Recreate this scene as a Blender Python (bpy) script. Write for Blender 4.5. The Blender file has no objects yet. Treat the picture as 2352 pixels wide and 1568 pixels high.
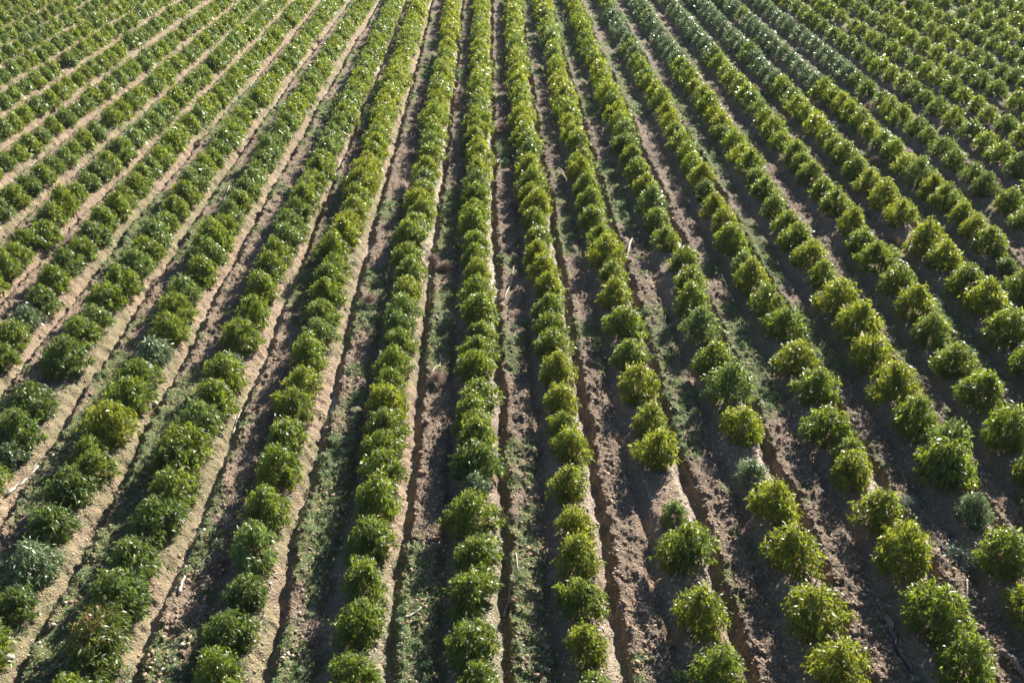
import bpy, math, random
import numpy as np
from mathutils import Vector

# ------------------------------------------------------------------ scene, camera, sky, sun
scene = bpy.context.scene
COL = scene.collection
TH = math.radians(31.731)          # downward tilt of the view
HC = 19.906                        # camera height over the field
FPX = 2091.0 / 2352.0              # focal length / picture width
cam_d = bpy.data.cameras.new('camera'); cam = bpy.data.objects.new('camera', cam_d); COL.objects.link(cam)
cam.location = (0, 0, HC); cam.rotation_euler = (math.pi/2 - TH, 0, 0)
cam_d.sensor_width = 36.0; cam_d.lens = 36.0 * FPX
cam_d.clip_start = 0.5; cam_d.clip_end = 6000
cam_d.dof.use_dof = True; cam_d.dof.focus_distance = 28.0; cam_d.dof.aperture_fstop = 2.0
scene.camera = cam

SUN_AZ = math.radians(31)          # to the right of the viewing direction (+Y)
SUN_EL = math.radians(27)
world = bpy.data.worlds.new('World'); scene.world = world; world.use_nodes = True
wn = world.node_tree; bg = wn.nodes['Background']
sky = wn.nodes.new('ShaderNodeTexSky'); sky.sky_type = 'NISHITA'; sky.sun_disc = False
sky.sun_elevation = SUN_EL; sky.sun_rotation = SUN_AZ
sky.air_density = 1.0; sky.dust_density = 0.6; sky.ozone_density = 3.0
wn.links.new(sky.outputs[0], bg.inputs[0]); bg.inputs[1].default_value = 0.05
sd = bpy.data.lights.new('sun', 'SUN'); sun = bpy.data.objects.new('sun', sd); COL.objects.link(sun)
sd.energy = 5.0; sd.angle = math.radians(0.53); sd.color = (1.0, 0.93, 0.82)
sdir = Vector((math.sin(SUN_AZ)*math.cos(SUN_EL), math.cos(SUN_AZ)*math.cos(SUN_EL), math.sin(SUN_EL)))
sun.rotation_euler = sdir.to_track_quat('Z', 'Y').to_euler(); sun.location = (30, 60, 40)
scene.view_settings.view_transform = 'Standard'; scene.view_settings.look = 'None'
scene.view_settings.exposure = 1.55; scene.view_settings.gamma = 1.0
scene.render.engine = 'CYCLES'

rng = np.random.default_rng(7)
random.seed(7)

# ------------------------------------------------------------------ small helpers
def tag(o, label=None, cat=None, group=None, kind=None):
    if label: o['label'] = label
    if cat: o['category'] = cat
    if group: o['group'] = group
    if kind: o['kind'] = kind
    return o

def mesh_from(name, V, F=None, quads=None, tris=None, attrs=None, mat=None, smooth=False):
    """quads / tris are integer arrays"""
    me = bpy.data.meshes.new(name)
    V = np.asarray(V, dtype=np.float32)
    me.vertices.add(len(V)); me.vertices.foreach_set('co', V.ravel())
    loops = []; starts = []; n = 0
    if quads is not None and len(quads):
        q = np.asarray(quads, dtype=np.int32); loops.append(q.ravel()); starts.append(np.arange(len(q))*4 + n); n += q.size
    if tris is not None and len(tris):
        t = np.asarray(tris, dtype=np.int32); loops.append(t.ravel()); starts.append(np.arange(len(t))*3 + n); n += t.size
    lo = np.concatenate(loops); st = np.concatenate(starts).astype(np.int32)
    me.loops.add(len(lo)); me.loops.foreach_set('vertex_index', lo)
    me.polygons.add(len(st)); me.polygons.foreach_set('loop_start', st)
    for k, a in (attrs or {}).items():
        at = me.attributes.new(k, 'FLOAT', 'POINT'); at.data.foreach_set('value', np.asarray(a, dtype=np.float32))
    me.update(calc_edges=True)
    me.validate()
    if smooth: me.polygons.foreach_set('use_smooth', np.ones(len(st), dtype=bool))
    if mat: me.materials.append(mat)
    return me

def link(name, me, parent=None, loc=None):
    o = bpy.data.objects.new(name, me); COL.objects.link(o)
    if parent: o.parent = parent
    if loc is not None: o.location = loc
    return o

def hash2(ix, iy, seed):
    h = (ix.astype(np.int64)*374761393 + iy.astype(np.int64)*668265263 + seed*974634777) & 0xffffffff
    h = ((h ^ (h >> 13)) * 1274126177) & 0xffffffff
    h = (h ^ (h >> 16)) & 0xffffffff
    return h / 4294967295.0

def noise(x, y, seed=0):
    ix = np.floor(x); iy = np.floor(y); fx = x-ix; fy = y-iy
    fx = fx*fx*(3-2*fx); fy = fy*fy*(3-2*fy)
    a = hash2(ix, iy, seed); b = hash2(ix+1, iy, seed); c = hash2(ix, iy+1, seed); d = hash2(ix+1, iy+1, seed)
    return (a*(1-fx)+b*fx)*(1-fy) + (c*(1-fx)+d*fx)*fy - 0.5

def fbm(x, y, octv=3, seed=0):
    s = 0; a = 1.0
    for i in range(octv):
        s = s + a*noise(x*2**i, y*2**i, seed+i*17); a *= 0.5
    return s

def smooth(a, b, x):
    t = np.clip((x-a)/(b-a), 0, 1); return t*t*(3-2*t)

# ------------------------------------------------------------------ where the rows run (measured, metres)
KN = np.array([12, 20, 30, 42, 58, 78, 100.0])
ROWFIX = [[-0.3, -0.3, -0.3, -0.3, 0.3, 1.3, 2.2], [-0.3, -0.3, -0.3, -0.3, 0.3, 1.2, 2.0], [-0.3, -0.3, -0.3, -0.3, 0.6, 1.1, 1.6], [-0.3, -0.3, -0.3, -0.3, 0.45, 1.05, 1.7], [-0.3, -0.3, -0.3, -0.3, 0.25, 1.25, 1.9], [-0.3, -0.3, -0.3, -0.35, 0.3, 1.0, 1.6], [-0.3, -0.3, -0.3, -0.35, 0.2, 0.75, 1.1], [-0.3, -0.3, -0.3, -0.4, -0.25, 0.5, 0.7], [-0.3, -0.3, -0.3, -0.36, -0.36, 0.2, 0.65], [-0.25, -0.29, -0.38, -0.42, -0.3, 0, 0.7], [-0.4, -0.37, -0.28, -0.12, 0.13, 0.4, 0.5], [-0.15, -0.23, -0.33, -0.35, -0.28, -0.15, -0.11], [0.07, -0.01, -0.09, -0.07, 0.07, 0.2, 0.03], [0.0, 0.0, -0.03, -0.11, -0.19, -0.12, -0.11], [-0.11, -0.1, -0.14, -0.23, -0.36, -0.36, 0.0], [-0.06, -0.11, -0.22, -0.33, -0.42, -0.42, -0.25], [-0.2, -0.15, -0.11, -0.19, -0.36, -0.47, -0.26], [-0.08, -0.07, -0.07, -0.06, -0.06, -0.06, -0.06], [-0.14, -0.13, -0.09, -0.03, 0.01, 0.01, 0.01], [-0.55, -0.55, -0.26, 0.09, 0.09, 0.09, 0.09], [-0.11, -0.11, -0.11, -0.11, 0, 0, 0], [-0.37, -0.3, -0.2, -0.1, 0, -0.2, -0.3], [0, 0, 0, 0, 0.1, 0, 0], [0, 0, 0, 0, 0.1, 0.1, -0.4], [0, 0, 0, 0, 0, -0.1, -0.6], [0, 0, 0, 0, 0, -0.1, -0.6]]
TREES = {
-7: "37.74,-23.38,1.29,g 38.81,-23.47,1.38,g 40.41,-23.78,1.50,g 41.60,-23.37,1.61,g",
-6: "30.16,-20.04,1.26,g 31.60,-20.31,1.37,g 32.90,-20.36,1.28,s 34.53,-20.41,1.58,d 36.43,-20.72,1.52,g 37.89,-20.73,1.43,p 39.44,-20.68,1.40,g 41.08,-20.76,1.66,d",
-5: "24.11,-16.95,1.08,s 25.08,-17.06,1.56,d 26.90,-17.32,1.64,d 29.74,-17.39,1.76,d 31.71,-17.50,1.61,g 33.02,-17.48,1.41,p 34.66,-17.67,1.53,g 36.01,-17.33,1.57,g 37.74,-17.49,1.56,p 39.28,-17.47,1.61,g 40.75,-17.54,1.72,p",
-4: "17.62,-13.69,1.13,d 18.94,-13.80,1.43,s 20.70,-14.10,1.38,d 22.32,-14.10,1.40,d 23.49,-13.86,1.21,g 24.27,-14.27,1.28,g 25.67,-14.10,1.69,y 27.27,-14.11,1.66,g 28.81,-14.23,1.56,g 30.37,-14.14,1.44,s 32.06,-14.10,1.50,g 33.76,-14.40,1.50,g 35.46,-14.55,1.49,p 37.15,-14.33,1.54,g 38.65,-14.29,1.52,p 40.41,-14.57,1.79,g",
-3: "16.07,-10.72,1.75,r 17.51,-10.79,1.64,d 19.17,-10.94,1.44,d 20.76,-10.79,1.65,d 22.25,-10.86,1.54,g 23.64,-11.20,1.60,g 24.35,-11.08,1.63,g 25.75,-11.00,1.54,p 27.27,-10.91,1.66,g 28.71,-10.92,1.61,g 30.05,-10.97,0.80,s 31.60,-11.05,1.66,g 33.39,-11.01,1.42,g 35.60,-11.16,1.56,g 37.44,-11.19,1.48,g 38.81,-11.22,1.59,g 40.41,-11.00,1.71,p",
-2: "15.11,-7.48,1.40,g 16.50,-7.52,1.39,d 17.99,-7.42,1.14,d 19.58,-7.60,1.46,p 21.29,-7.61,1.45,g 23.11,-7.65,1.58,g 25.00,-7.76,1.46,g 26.72,-7.96,1.48,g 28.22,-7.89,1.48,y 30.05,-7.96,1.49,g 31.60,-7.90,1.48,p 33.51,-8.06,1.49,g 35.19,-8.17,1.41,g 36.72,-8.30,1.46,g 37.74,-8.20,1.36,g 39.28,-8.60,1.61,g",
-1: "15.29,-3.99,1.22,g 16.80,-4.09,1.33,g 18.32,-4.19,1.36,g 19.95,-4.22,1.52,g 21.56,-4.18,1.55,g 23.11,-4.23,1.48,g 24.43,-4.39,1.44,g 25.58,-4.43,1.48,g 26.90,-4.53,1.43,y 28.12,-4.57,1.31,g 29.63,-4.57,1.42,g 31.26,-4.57,1.30,g 32.41,-4.63,1.21,p 33.51,-4.69,1.49,p 35.46,-4.63,1.49,y 37.30,-4.67,1.41,g 38.96,-5.01,1.53,g 40.92,-5.02,1.66,g",
0: "15.02,-0.87,1.14,g 16.16,-1.09,1.42,g 17.99,-1.08,1.47,g 19.40,-1.01,1.32,g 20.96,-1.24,1.57,g 22.50,-1.18,1.03,s 23.49,-1.19,1.59,d 24.75,-1.18,1.45,g 25.50,-1.31,1.43,g 26.36,-1.34,1.36,g 27.55,-1.22,1.40,g 29.42,-1.39,1.35,g 30.70,-1.37,1.40,g 31.94,-1.26,1.20,g 33.51,-1.40,1.61,g 35.19,-1.58,1.54,g 37.15,-1.55,1.41,y 38.65,-1.77,1.38,g 40.25,-1.79,1.42,g",
1: "14.89,2.08,0.88,g 16.12,2.00,1.18,y 17.67,1.95,1.33,g 19.23,1.91,1.49,y 20.63,1.93,1.24,y 22.53,1.85,1.36,y 24.43,1.95,1.34,y 25.58,1.81,1.13,g 27.18,1.73,1.23,y 29.22,1.71,1.40,y 30.92,1.60,1.46,g 32.53,1.60,1.33,g 34.02,1.53,1.50,g 35.60,1.65,1.36,y 37.30,1.40,1.54,y 39.28,1.22,1.33,y",
2: "15.33,5.27,1.30,g 17.15,5.15,1.43,y 19.58,5.19,1.63,g 21.19,5.03,0.86,p 24.19,4.89,1.48,y 25.92,4.87,1.34,y 28.12,4.72,1.58,y 30.27,4.68,1.38,g 32.53,4.63,1.70,g 35.06,4.58,1.54,y 37.01,4.57,1.27,g 38.96,4.44,1.60,y 40.92,4.43,1.30,g",
3: "15.38,8.33,1.53,y 17.20,8.25,1.67,y 19.40,8.19,1.58,y 21.42,8.13,1.55,y 23.11,7.88,1.05,s 25.58,8.07,1.43,y 27.83,8.02,1.73,p 29.84,7.88,1.65,g 32.18,7.81,1.62,p 34.53,7.85,1.52,g 36.43,8.04,1.45,g 38.50,8.11,1.44,g 40.75,7.57,1.44,g",
4: "15.33,11.54,1.60,g 17.10,11.42,1.70,g 19.34,11.42,1.70,y 21.15,11.27,1.62,y 23.11,11.12,1.39,y 23.96,11.34,1.27,g 25.41,11.04,1.63,g 27.93,11.24,1.63,g 29.95,11.07,1.60,y 32.53,11.27,1.64,g 34.27,11.08,1.51,g 36.58,10.84,1.59,y 38.34,10.89,1.17,p 40.41,10.70,1.64,g",
5: "17.46,14.29,1.44,y 19.34,14.31,1.58,g 21.29,14.39,1.13,s 23.26,14.24,1.82,g 24.03,14.55,1.81,p 25.75,14.22,1.64,g 27.93,14.29,1.74,y 29.95,14.04,1.71,y 32.30,14.29,1.81,y 34.53,14.12,1.77,y 36.86,14.23,1.33,g 38.81,14.11,1.66,y 40.58,13.89,1.65,g",
6: "21.42,16.86,1.36,g 23.11,17.05,1.24,g 25.24,17.22,1.67,g 27.55,17.27,1.72,g 29.74,17.26,1.59,g 31.94,17.28,1.56,g 34.02,17.29,1.75,y 36.29,17.36,1.64,g 38.50,17.19,1.65,g 40.41,17.06,1.57,g",
7: "29.74,20.16,1.65,g 31.94,20.34,1.80,g 34.14,20.48,1.95,y 36.29,20.45,1.71,g 38.50,20.35,1.65,y 40.41,20.27,1.86,y",
8: "36.15,23.08,1.44,g 38.19,23.24,1.03,d",
}

RF = np.array(ROWFIX); PITCH = 3.13
def fix(k, D):
    k = np.clip(np.asarray(k, float)+13, 0, len(RF)-1.001); i = np.floor(k).astype(int); f = k-i
    D = np.clip(np.asarray(D, float), KN[0], KN[-1])
    j = np.clip(np.searchsorted(KN, D, side='right')-1, 0, len(KN)-2); g = (D-KN[j])/(KN[j+1]-KN[j])
    return (RF[i, j]*(1-g)+RF[i, j+1]*g)*(1-f) + (RF[i+1, j]*(1-g)+RF[i+1, j+1]*g)*f
def row_x(k, D): return PITCH*np.asarray(k) - 0.62 - 0.024*np.asarray(D) + fix(k, D)
def row_k(X, D):
    k = (X + 0.62 + 0.024*D)/PITCH
    for _ in range(4): k = (X + 0.62 + 0.024*D - fix(k, D))/PITCH
    return k
PU = np.array([-1.6, -1.28, -1.14, -1.04, -0.94, -0.86, -0.72, -0.50, -0.2, 0.2, 0.50, 0.66, 0.78, 0.86, 1.03, 1.07, 1.12, 1.26, 1.4, 1.6])
PZ = np.array([0.00, 0.01, -0.02, -0.14, -0.26, -0.27, -0.14, 0.09, 0.17, 0.18, 0.13, -0.02, -0.22, -0.30, -0.30, -0.12, 0.06, 0.09, 0.03, 0.00])
def ground(X, D):
    """height of the soil and how far it is from the planted ridge (0 = ridge, 1 = rough strip between rows)"""
    X = np.asarray(X, float); D = np.asarray(D, float)
    k = row_k(X, D); kr = np.round(k); u = (k-kr)*PITCH
    near = 1.0/(1.0 + np.maximum(0, D-60)/80.0)
    uw = u + 0.24*noise(D*0.4+kr*7.7, kr*3.3, 5) + 0.20*noise(D*2.3, u*2.0+kr*9, 6) + 0.10*noise(D*7, u*5+kr*9, 7)
    wear = 0.75 + 0.5*(noise(D*0.13+kr*11.3, kr*1.7, 9)+0.5)
    z = np.interp(uw, PU, PZ); z = np.where(z < 0, z*wear, z)
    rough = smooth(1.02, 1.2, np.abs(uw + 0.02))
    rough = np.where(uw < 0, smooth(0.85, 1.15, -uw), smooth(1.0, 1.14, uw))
    lump = fbm(X*2.6, D*2.6, 3, 11); clod = np.abs(noise(X*7.0, D*7.0, 21)) + 0.6*np.abs(noise(X*14, D*14, 22))
    z = z + rough*(0.17*lump + 0.16*clod*(0.4+1.2*(noise(X*0.8, D*0.8, 33)+0.5)) - 0.02)*near
    z = z + (1-rough)*(0.075*fbm(X*3, D*3, 3, 41) + 0.075*np.abs(noise(X*10, D*10, 42)))
    z = z + 0.10*fbm(X*0.09, D*0.09, 2, 50)
    return z, rough, uw

def img(X, D, z=0.6):
    """picture position (0..1, 0..1 from the top left) of a point, used only to know which rows are in view"""
    d = HC - z; zz = D*math.cos(TH) + d*math.sin(TH); yy = D*math.sin(TH) - d*math.cos(TH)
    return 0.5 + FPX*X/zz, 0.5 - FPX*yy/zz*1.5015

# ------------------------------------------------------------------ materials
def new_mat(name):
    m = bpy.data.materials.new(name); m.use_nodes = True
    nt = m.node_tree; b = nt.nodes['Principled BSDF']; return m, nt, b
def N(nt, t, **kw):
    n = nt.nodes.new(t)
    for k, v in kw.items(): setattr(n, k, v)
    return n
def ramp(nt, src, stops):
    r = N(nt, 'ShaderNodeValToRGB'); e = r.color_ramp.elements
    while len(e) < len(stops): e.new(0.5)
    for i, (p, c) in enumerate(stops):
        e[i].position = p; e[i].color = (c[0], c[1], c[2], 1) if not isinstance(c, float) else (c, c, c, 1)
    nt.links.new(src, r.inputs[0]); return r.outputs[0]
def mixc(nt, fac, a, b, mode='MIX'):
    m = N(nt, 'ShaderNodeMix', data_type='RGBA', blend_type=mode)
    for s, v in ((0, fac), (6, a), (7, b)):
        if isinstance(v, (int, float)): m.inputs[s].default_value = v
        elif isinstance(v, tuple): m.inputs[s].default_value = (v[0], v[1], v[2], 1)
        else: nt.links.new(v, m.inputs[s])
    return m.outputs[2]
def tex(nt, scale, detail=4, rough=0.6, typ='ShaderNodeTexNoise', co=None, out=0):
    t = N(nt, typ); t.inputs['Scale'].default_value = scale
    if typ == 'ShaderNodeTexNoise': t.inputs['Detail'].default_value = detail; t.inputs['Roughness'].default_value = rough
    if co is None:
        g = N(nt, 'ShaderNodeNewGeometry'); co = g.outputs['Position']
    nt.links.new(co, t.inputs['Vector']); return t.outputs[out]

def leaf_material(name, dark, light, young, transl, rough=0.43, tr=0.50):
    m, nt, b = new_mat(name); L = nt.links
    at = N(nt, 'ShaderNodeAttribute', attribute_name='tint'); yo = N(nt, 'ShaderNodeAttribute', attribute_name='young')
    oi = N(nt, 'ShaderNodeObjectInfo')
    c = mixc(nt, at.outputs['Fac'], dark, light)
    c = mixc(nt, yo.outputs['Fac'], c, young)
    hs = N(nt, 'ShaderNodeHueSaturation'); L.new(c, hs.inputs['Color'])
    mr = N(nt, 'ShaderNodeMapRange'); L.new(oi.outputs['Random'], mr.inputs[0]); mr.inputs[3].default_value = 0.482; mr.inputs[4].default_value = 0.515
    mv = N(nt, 'ShaderNodeMapRange'); L.new(oi.outputs['Random'], mv.inputs[0]); mv.inputs[3].default_value = 1.15; mv.inputs[4].default_value = 0.86
    L.new(mr.outputs[0], hs.inputs['Hue']); L.new(mv.outputs[0], hs.inputs['Value'])
    L.new(hs.outputs[0], b.inputs['Base Color'])
    b.inputs['Roughness'].default_value = rough; b.inputs['Specular IOR Level'].default_value = 0.8
    t = N(nt, 'ShaderNodeBsdfTranslucent'); tc = mixc(nt, yo.outputs['Fac'], transl, tuple(0.6*a+0.4*b_ for a, b_ in zip(young, transl)))
    tc = mixc(nt, 0.5, tc, c, 'MIX'); L.new(tc, t.inputs['Color'])
    mx = N(nt, 'ShaderNodeMixShader'); mx.inputs[0].default_value = tr
    L.new(b.outputs[0], mx.inputs[1]); L.new(t.outputs[0], mx.inputs[2])
    L.new(mx.outputs[0], nt.nodes['Material Output'].inputs['Surface']); return m

M = {}
M['g'] = leaf_material('leaf_green', (0.036, 0.072, 0.012), (0.145, 0.205, 0.028), (0.26, 0.25, 0.04), (0.44, 0.54, 0.035))
M['y'] = leaf_material('leaf_bright_green', (0.052, 0.092, 0.013), (0.20, 0.24, 0.026), (0.34, 0.31, 0.05), (0.55, 0.60, 0.035))
M['d'] = leaf_material('leaf_dark_green', (0.030, 0.066, 0.015), (0.12, 0.18, 0.036), (0.22, 0.22, 0.05), (0.30, 0.40, 0.045))
M['p'] = leaf_material('leaf_pale_green', (0.05, 0.095, 0.028), (0.15, 0.215, 0.065), (0.26, 0.28, 0.09), (0.34, 0.45, 0.06), 0.36)
M['s'] = leaf_material('leaf_silvery', (0.07, 0.115, 0.045), (0.24, 0.31, 0.15), (0.30, 0.33, 0.20), (0.28, 0.38, 0.14), 0.36, 0.35)
M['r'] = leaf_material('leaf_reddish', (0.045, 0.085, 0.018), (0.10, 0.15, 0.025), (0.30, 0.13, 0.05), (0.3, 0.36, 0.04))

def simple(name, c1, c2, scale, rough=0.9, bump=0.0, spec=0.2):
    m, nt, b = new_mat(name); tc = N(nt, 'ShaderNodeTexCoord')
    n = tex(nt, scale, 5, 0.6, co=tc.outputs['Object'])
    nt.links.new(ramp(nt, n, [(0.32, c1), (0.68, c2)]), b.inputs['Base Color'])
    b.inputs['Roughness'].default_value = rough; b.inputs['Specular IOR Level'].default_value = spec
    if bump:
        bp = N(nt, 'ShaderNodeBump'); bp.inputs['Strength'].default_value = bump; bp.inputs['Distance'].default_value = 0.02
        nt.links.new(n, bp.inputs['Height']); nt.links.new(bp.outputs[0], b.inputs['Normal'])
    return m
M['bark'] = simple('young_bark', (0.10, 0.06, 0.04), (0.22, 0.15, 0.10), 30)
M['deadwood'] = simple('bleached_wood', (0.30, 0.25, 0.20), (0.62, 0.57, 0.50), 18, 0.8, 0.4)
M['greywood'] = simple('grey_weathered_wood', (0.12, 0.10, 0.09), (0.32, 0.28, 0.25), 14, 0.85, 0.5)
M['drytwig'] = simple('dry_twigs', (0.36, 0.26, 0.20), (0.56, 0.44, 0.36), 20)
M['litter'] = simple('dry_straw', (0.20, 0.13, 0.08), (0.55, 0.43, 0.30), 3, 0.7)
M['stone'] = simple('field_stone', (0.34, 0.26, 0.19), (0.62, 0.52, 0.42), 25, 0.85, 0.3)
M['boulder'] = simple('pale_stone', (0.42, 0.38, 0.33), (0.66, 0.61, 0.54), 12, 0.85, 0.4)
M['clod'] = simple('dry_clod', (0.17, 0.115, 0.085), (0.36, 0.26, 0.19), 9, 0.95, 0.5)

def grass_mat(name, a, b_, tcol, tr=0.35, rough=0.5):
    m, nt, b = new_mat(name); L = nt.links
    at = N(nt, 'ShaderNodeAttribute', attribute_name='tint')
    c = mixc(nt, at.outputs['Fac'], a, b_); L.new(c, b.inputs['Base Color']); b.inputs['Roughness'].default_value = rough
    t = N(nt, 'ShaderNodeBsdfTranslucent'); t.inputs[0].default_value = (*tcol, 1)
    mx = N(nt, 'ShaderNodeMixShader'); mx.inputs[0].default_value = tr
    L.new(b.outputs[0], mx.inputs[1]); L.new(t.outputs[0], mx.inputs[2])
    L.new(mx.outputs[0], nt.nodes['Material Output'].inputs['Surface']); return m
M['grass'] = grass_mat('grass_blades', (0.08, 0.15, 0.045), (0.22, 0.31, 0.13), (0.34, 0.48, 0.11))
M['weed'] = grass_mat('weed_leaves', (0.08, 0.14, 0.06), (0.26, 0.34, 0.21), (0.28, 0.42, 0.15))
M['sage'] = grass_mat('grey_green_leaves', (0.16, 0.20, 0.15), (0.34, 0.38, 0.32), (0.2, 0.25, 0.16), 0.2)
M['flower'] = simple('yellow_petals', (0.75, 0.50, 0.02), (0.85, 0.65, 0.03), 9, 0.6)

# soil
def soil():
    m, nt, b = new_mat('soil'); L = nt.links
    ro = N(nt, 'ShaderNodeAttribute', attribute_name='rough').outputs['Fac']
    gr = N(nt, 'ShaderNodeAttribute', attribute_name='moss').outputs['Fac']
    we = N(nt, 'ShaderNodeAttribute', attribute_name='wet').outputs['Fac']
    n1 = tex(nt, 0.9, 5, 0.65); n2 = tex(nt, 9, 4, 0.7); n3 = tex(nt, 38, 3, 0.7)
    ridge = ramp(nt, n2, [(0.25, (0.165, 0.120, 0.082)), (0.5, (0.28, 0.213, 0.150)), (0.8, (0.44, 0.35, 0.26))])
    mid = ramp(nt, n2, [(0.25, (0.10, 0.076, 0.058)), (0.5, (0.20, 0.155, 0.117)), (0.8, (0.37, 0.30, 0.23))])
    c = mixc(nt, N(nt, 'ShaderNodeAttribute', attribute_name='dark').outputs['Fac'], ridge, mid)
    big = ramp(nt, n1, [(0.3, (0.72, 0.70, 0.70)), (0.7, (1.12, 1.08, 1.02))])
    c = mixc(nt, 1.0, c, big, 'MULTIPLY')
    sp = ramp(nt, n3, [(0.60, 0.0), (0.68, 1.0)])
    c = mixc(nt, sp, c, (0.56, 0.46, 0.36))
    sp2 = ramp(nt, n3, [(0.30, 1.0), (0.40, 0.0)])
    c = mixc(nt, sp2, c, (0.14, 0.095, 0.07))
    gm = N(nt, 'ShaderNodeMath', operation='MULTIPLY'); L.new(gr, gm.inputs[0]); L.new(ramp(nt, n2, [(0.33, 0.0), (0.55, 1.0)]), gm.inputs[1])
    c = mixc(nt, gm.outputs[0], c, (0.11, 0.15, 0.045))
    c = mixc(nt, we, c, (0.30, 0.23, 0.15))
    L.new(c, b.inputs['Base Color'])
    rr = N(nt, 'ShaderNodeMapRange'); L.new(we, rr.inputs[0]); rr.inputs[3].default_value = 0.9; rr.inputs[4].default_value = 0.45
    sl = N(nt, 'ShaderNodeAttribute', attribute_name='sleek').outputs['Fac']
    r2 = N(nt, 'ShaderNodeMix'); L.new(sl, r2.inputs[0]); L.new(rr.outputs[0], r2.inputs[2]); r2.inputs[3].default_value = 0.47
    L.new(r2.outputs[0], b.inputs['Roughness'])
    s2 = N(nt, 'ShaderNodeMapRange'); L.new(sl, s2.inputs[0]); s2.inputs[3].default_value = 0.25; s2.inputs[4].default_value = 0.75
    L.new(s2.outputs[0], b.inputs['Specular IOR Level'])
    vo = tex(nt, 16, typ='ShaderNodeTexVoronoi', out='Distance')
    hgt = N(nt, 'ShaderNodeMath', operation='ADD'); L.new(tex(nt, 22, 5, 0.75), hgt.inputs[0]); L.new(vo, hgt.inputs[1])
    bs = N(nt, 'ShaderNodeMapRange'); L.new(ro, bs.inputs[0]); bs.inputs[3].default_value = 0.05; bs.inputs[4].default_value = 0.08
    bp = N(nt, 'ShaderNodeBump'); bp.inputs['Strength'].default_value = 0.9; L.new(bs.outputs[0], bp.inputs['Distance'])
    L.new(hgt.outputs[0], bp.inputs['Height']); L.new(bp.outputs[0], b.inputs['Normal']); return m
M['soil'] = soil()
m, nt, b = new_mat('muddy_water'); b.inputs['Base Color'].default_value = (0.16, 0.12, 0.07, 1); b.inputs['Roughness'].default_value = 0.06
b.inputs['Specular IOR Level'].default_value = 0.8
bp = N(nt, 'ShaderNodeBump'); bp.inputs['Strength'].default_value = 0.15; bp.inputs['Distance'].default_value = 0.01
nt.links.new(tex(nt, 9), bp.inputs['Height']); nt.links.new(bp.outputs[0], b.inputs['Normal']); M['water'] = m

# ------------------------------------------------------------------ the field: one sheet of soil out to the horizon
def grass_mask(X, D, rough):
    a = fbm(X*0.35, D*0.22, 3, 61); b_ = fbm(X*1.6, D*1.3, 2, 62)
    left = 0.16*np.clip(-X/9, -1, 1)*np.clip((36-D)/15, 0, 1)
    v = smooth(-0.08, 0.20, a + 0.55*b_ + left)
    return v*(0.40 + 0.60*rough)
sD = [-60.0, -30, -10, 0, 5, 8]
while sD[-1] < 126: z_ = sD[-1]*math.cos(TH)+HC*math.sin(TH); sD.append(sD[-1] + max(0.0021*z_, 0.048))
sD += [130, 140, 155, 180, 220, 300, 450, 700, 1100, 2000, 4000]
sD = np.array(sD)
sS = np.linspace(-0.72, 0.72, 1050)
sS = np.concatenate([[-12, -5, -2.5, -1.5, -1.1, -0.9, -0.8], sS, [0.8, 0.9, 1.1, 1.5, 2.5, 5, 12]])
Zp = np.maximum(sD*math.cos(TH)+HC*math.sin(TH), 12.0)
GX = np.clip(sS[None, :]*Zp[:, None], -3500, 3500); GD = np.repeat(sD[:, None], len(sS), 1)
gz, gr, gu = ground(GX, GD)
far = smooth(125, 200, GD) + smooth(0.75, 1.5, np.abs(GX/Zp[:, None])); gz = gz*np.clip(1-far, 0, 1)
moss = grass_mask(GX, GD, gr)
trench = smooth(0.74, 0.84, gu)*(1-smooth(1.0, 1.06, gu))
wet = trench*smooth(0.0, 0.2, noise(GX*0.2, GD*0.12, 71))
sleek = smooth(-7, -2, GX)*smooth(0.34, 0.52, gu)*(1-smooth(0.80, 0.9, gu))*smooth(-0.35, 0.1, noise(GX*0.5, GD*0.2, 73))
dark = gr*(1-0.55*smooth(4, 15, -GX))*np.clip(0.85+0.6*noise(GX*0.6, GD*0.4, 75), 0, 1)  # rough strips paler toward the left, their sunlit look put into the colour
nr, nc = GX.shape
idx = np.arange(nr*nc).reshape(nr, nc)
quads = np.stack([idx[:-1, :-1], idx[:-1, 1:], idx[1:, 1:], idx[1:, :-1]], -1).reshape(-1, 4)
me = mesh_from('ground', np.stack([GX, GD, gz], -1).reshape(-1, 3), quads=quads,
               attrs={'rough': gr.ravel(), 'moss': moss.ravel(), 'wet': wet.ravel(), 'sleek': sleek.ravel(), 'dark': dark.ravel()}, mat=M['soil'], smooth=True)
tag(link('ground', me), kind='structure')
def gh(x, y): return float(ground(np.array([x]), np.array([y]))[0][0])

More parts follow.
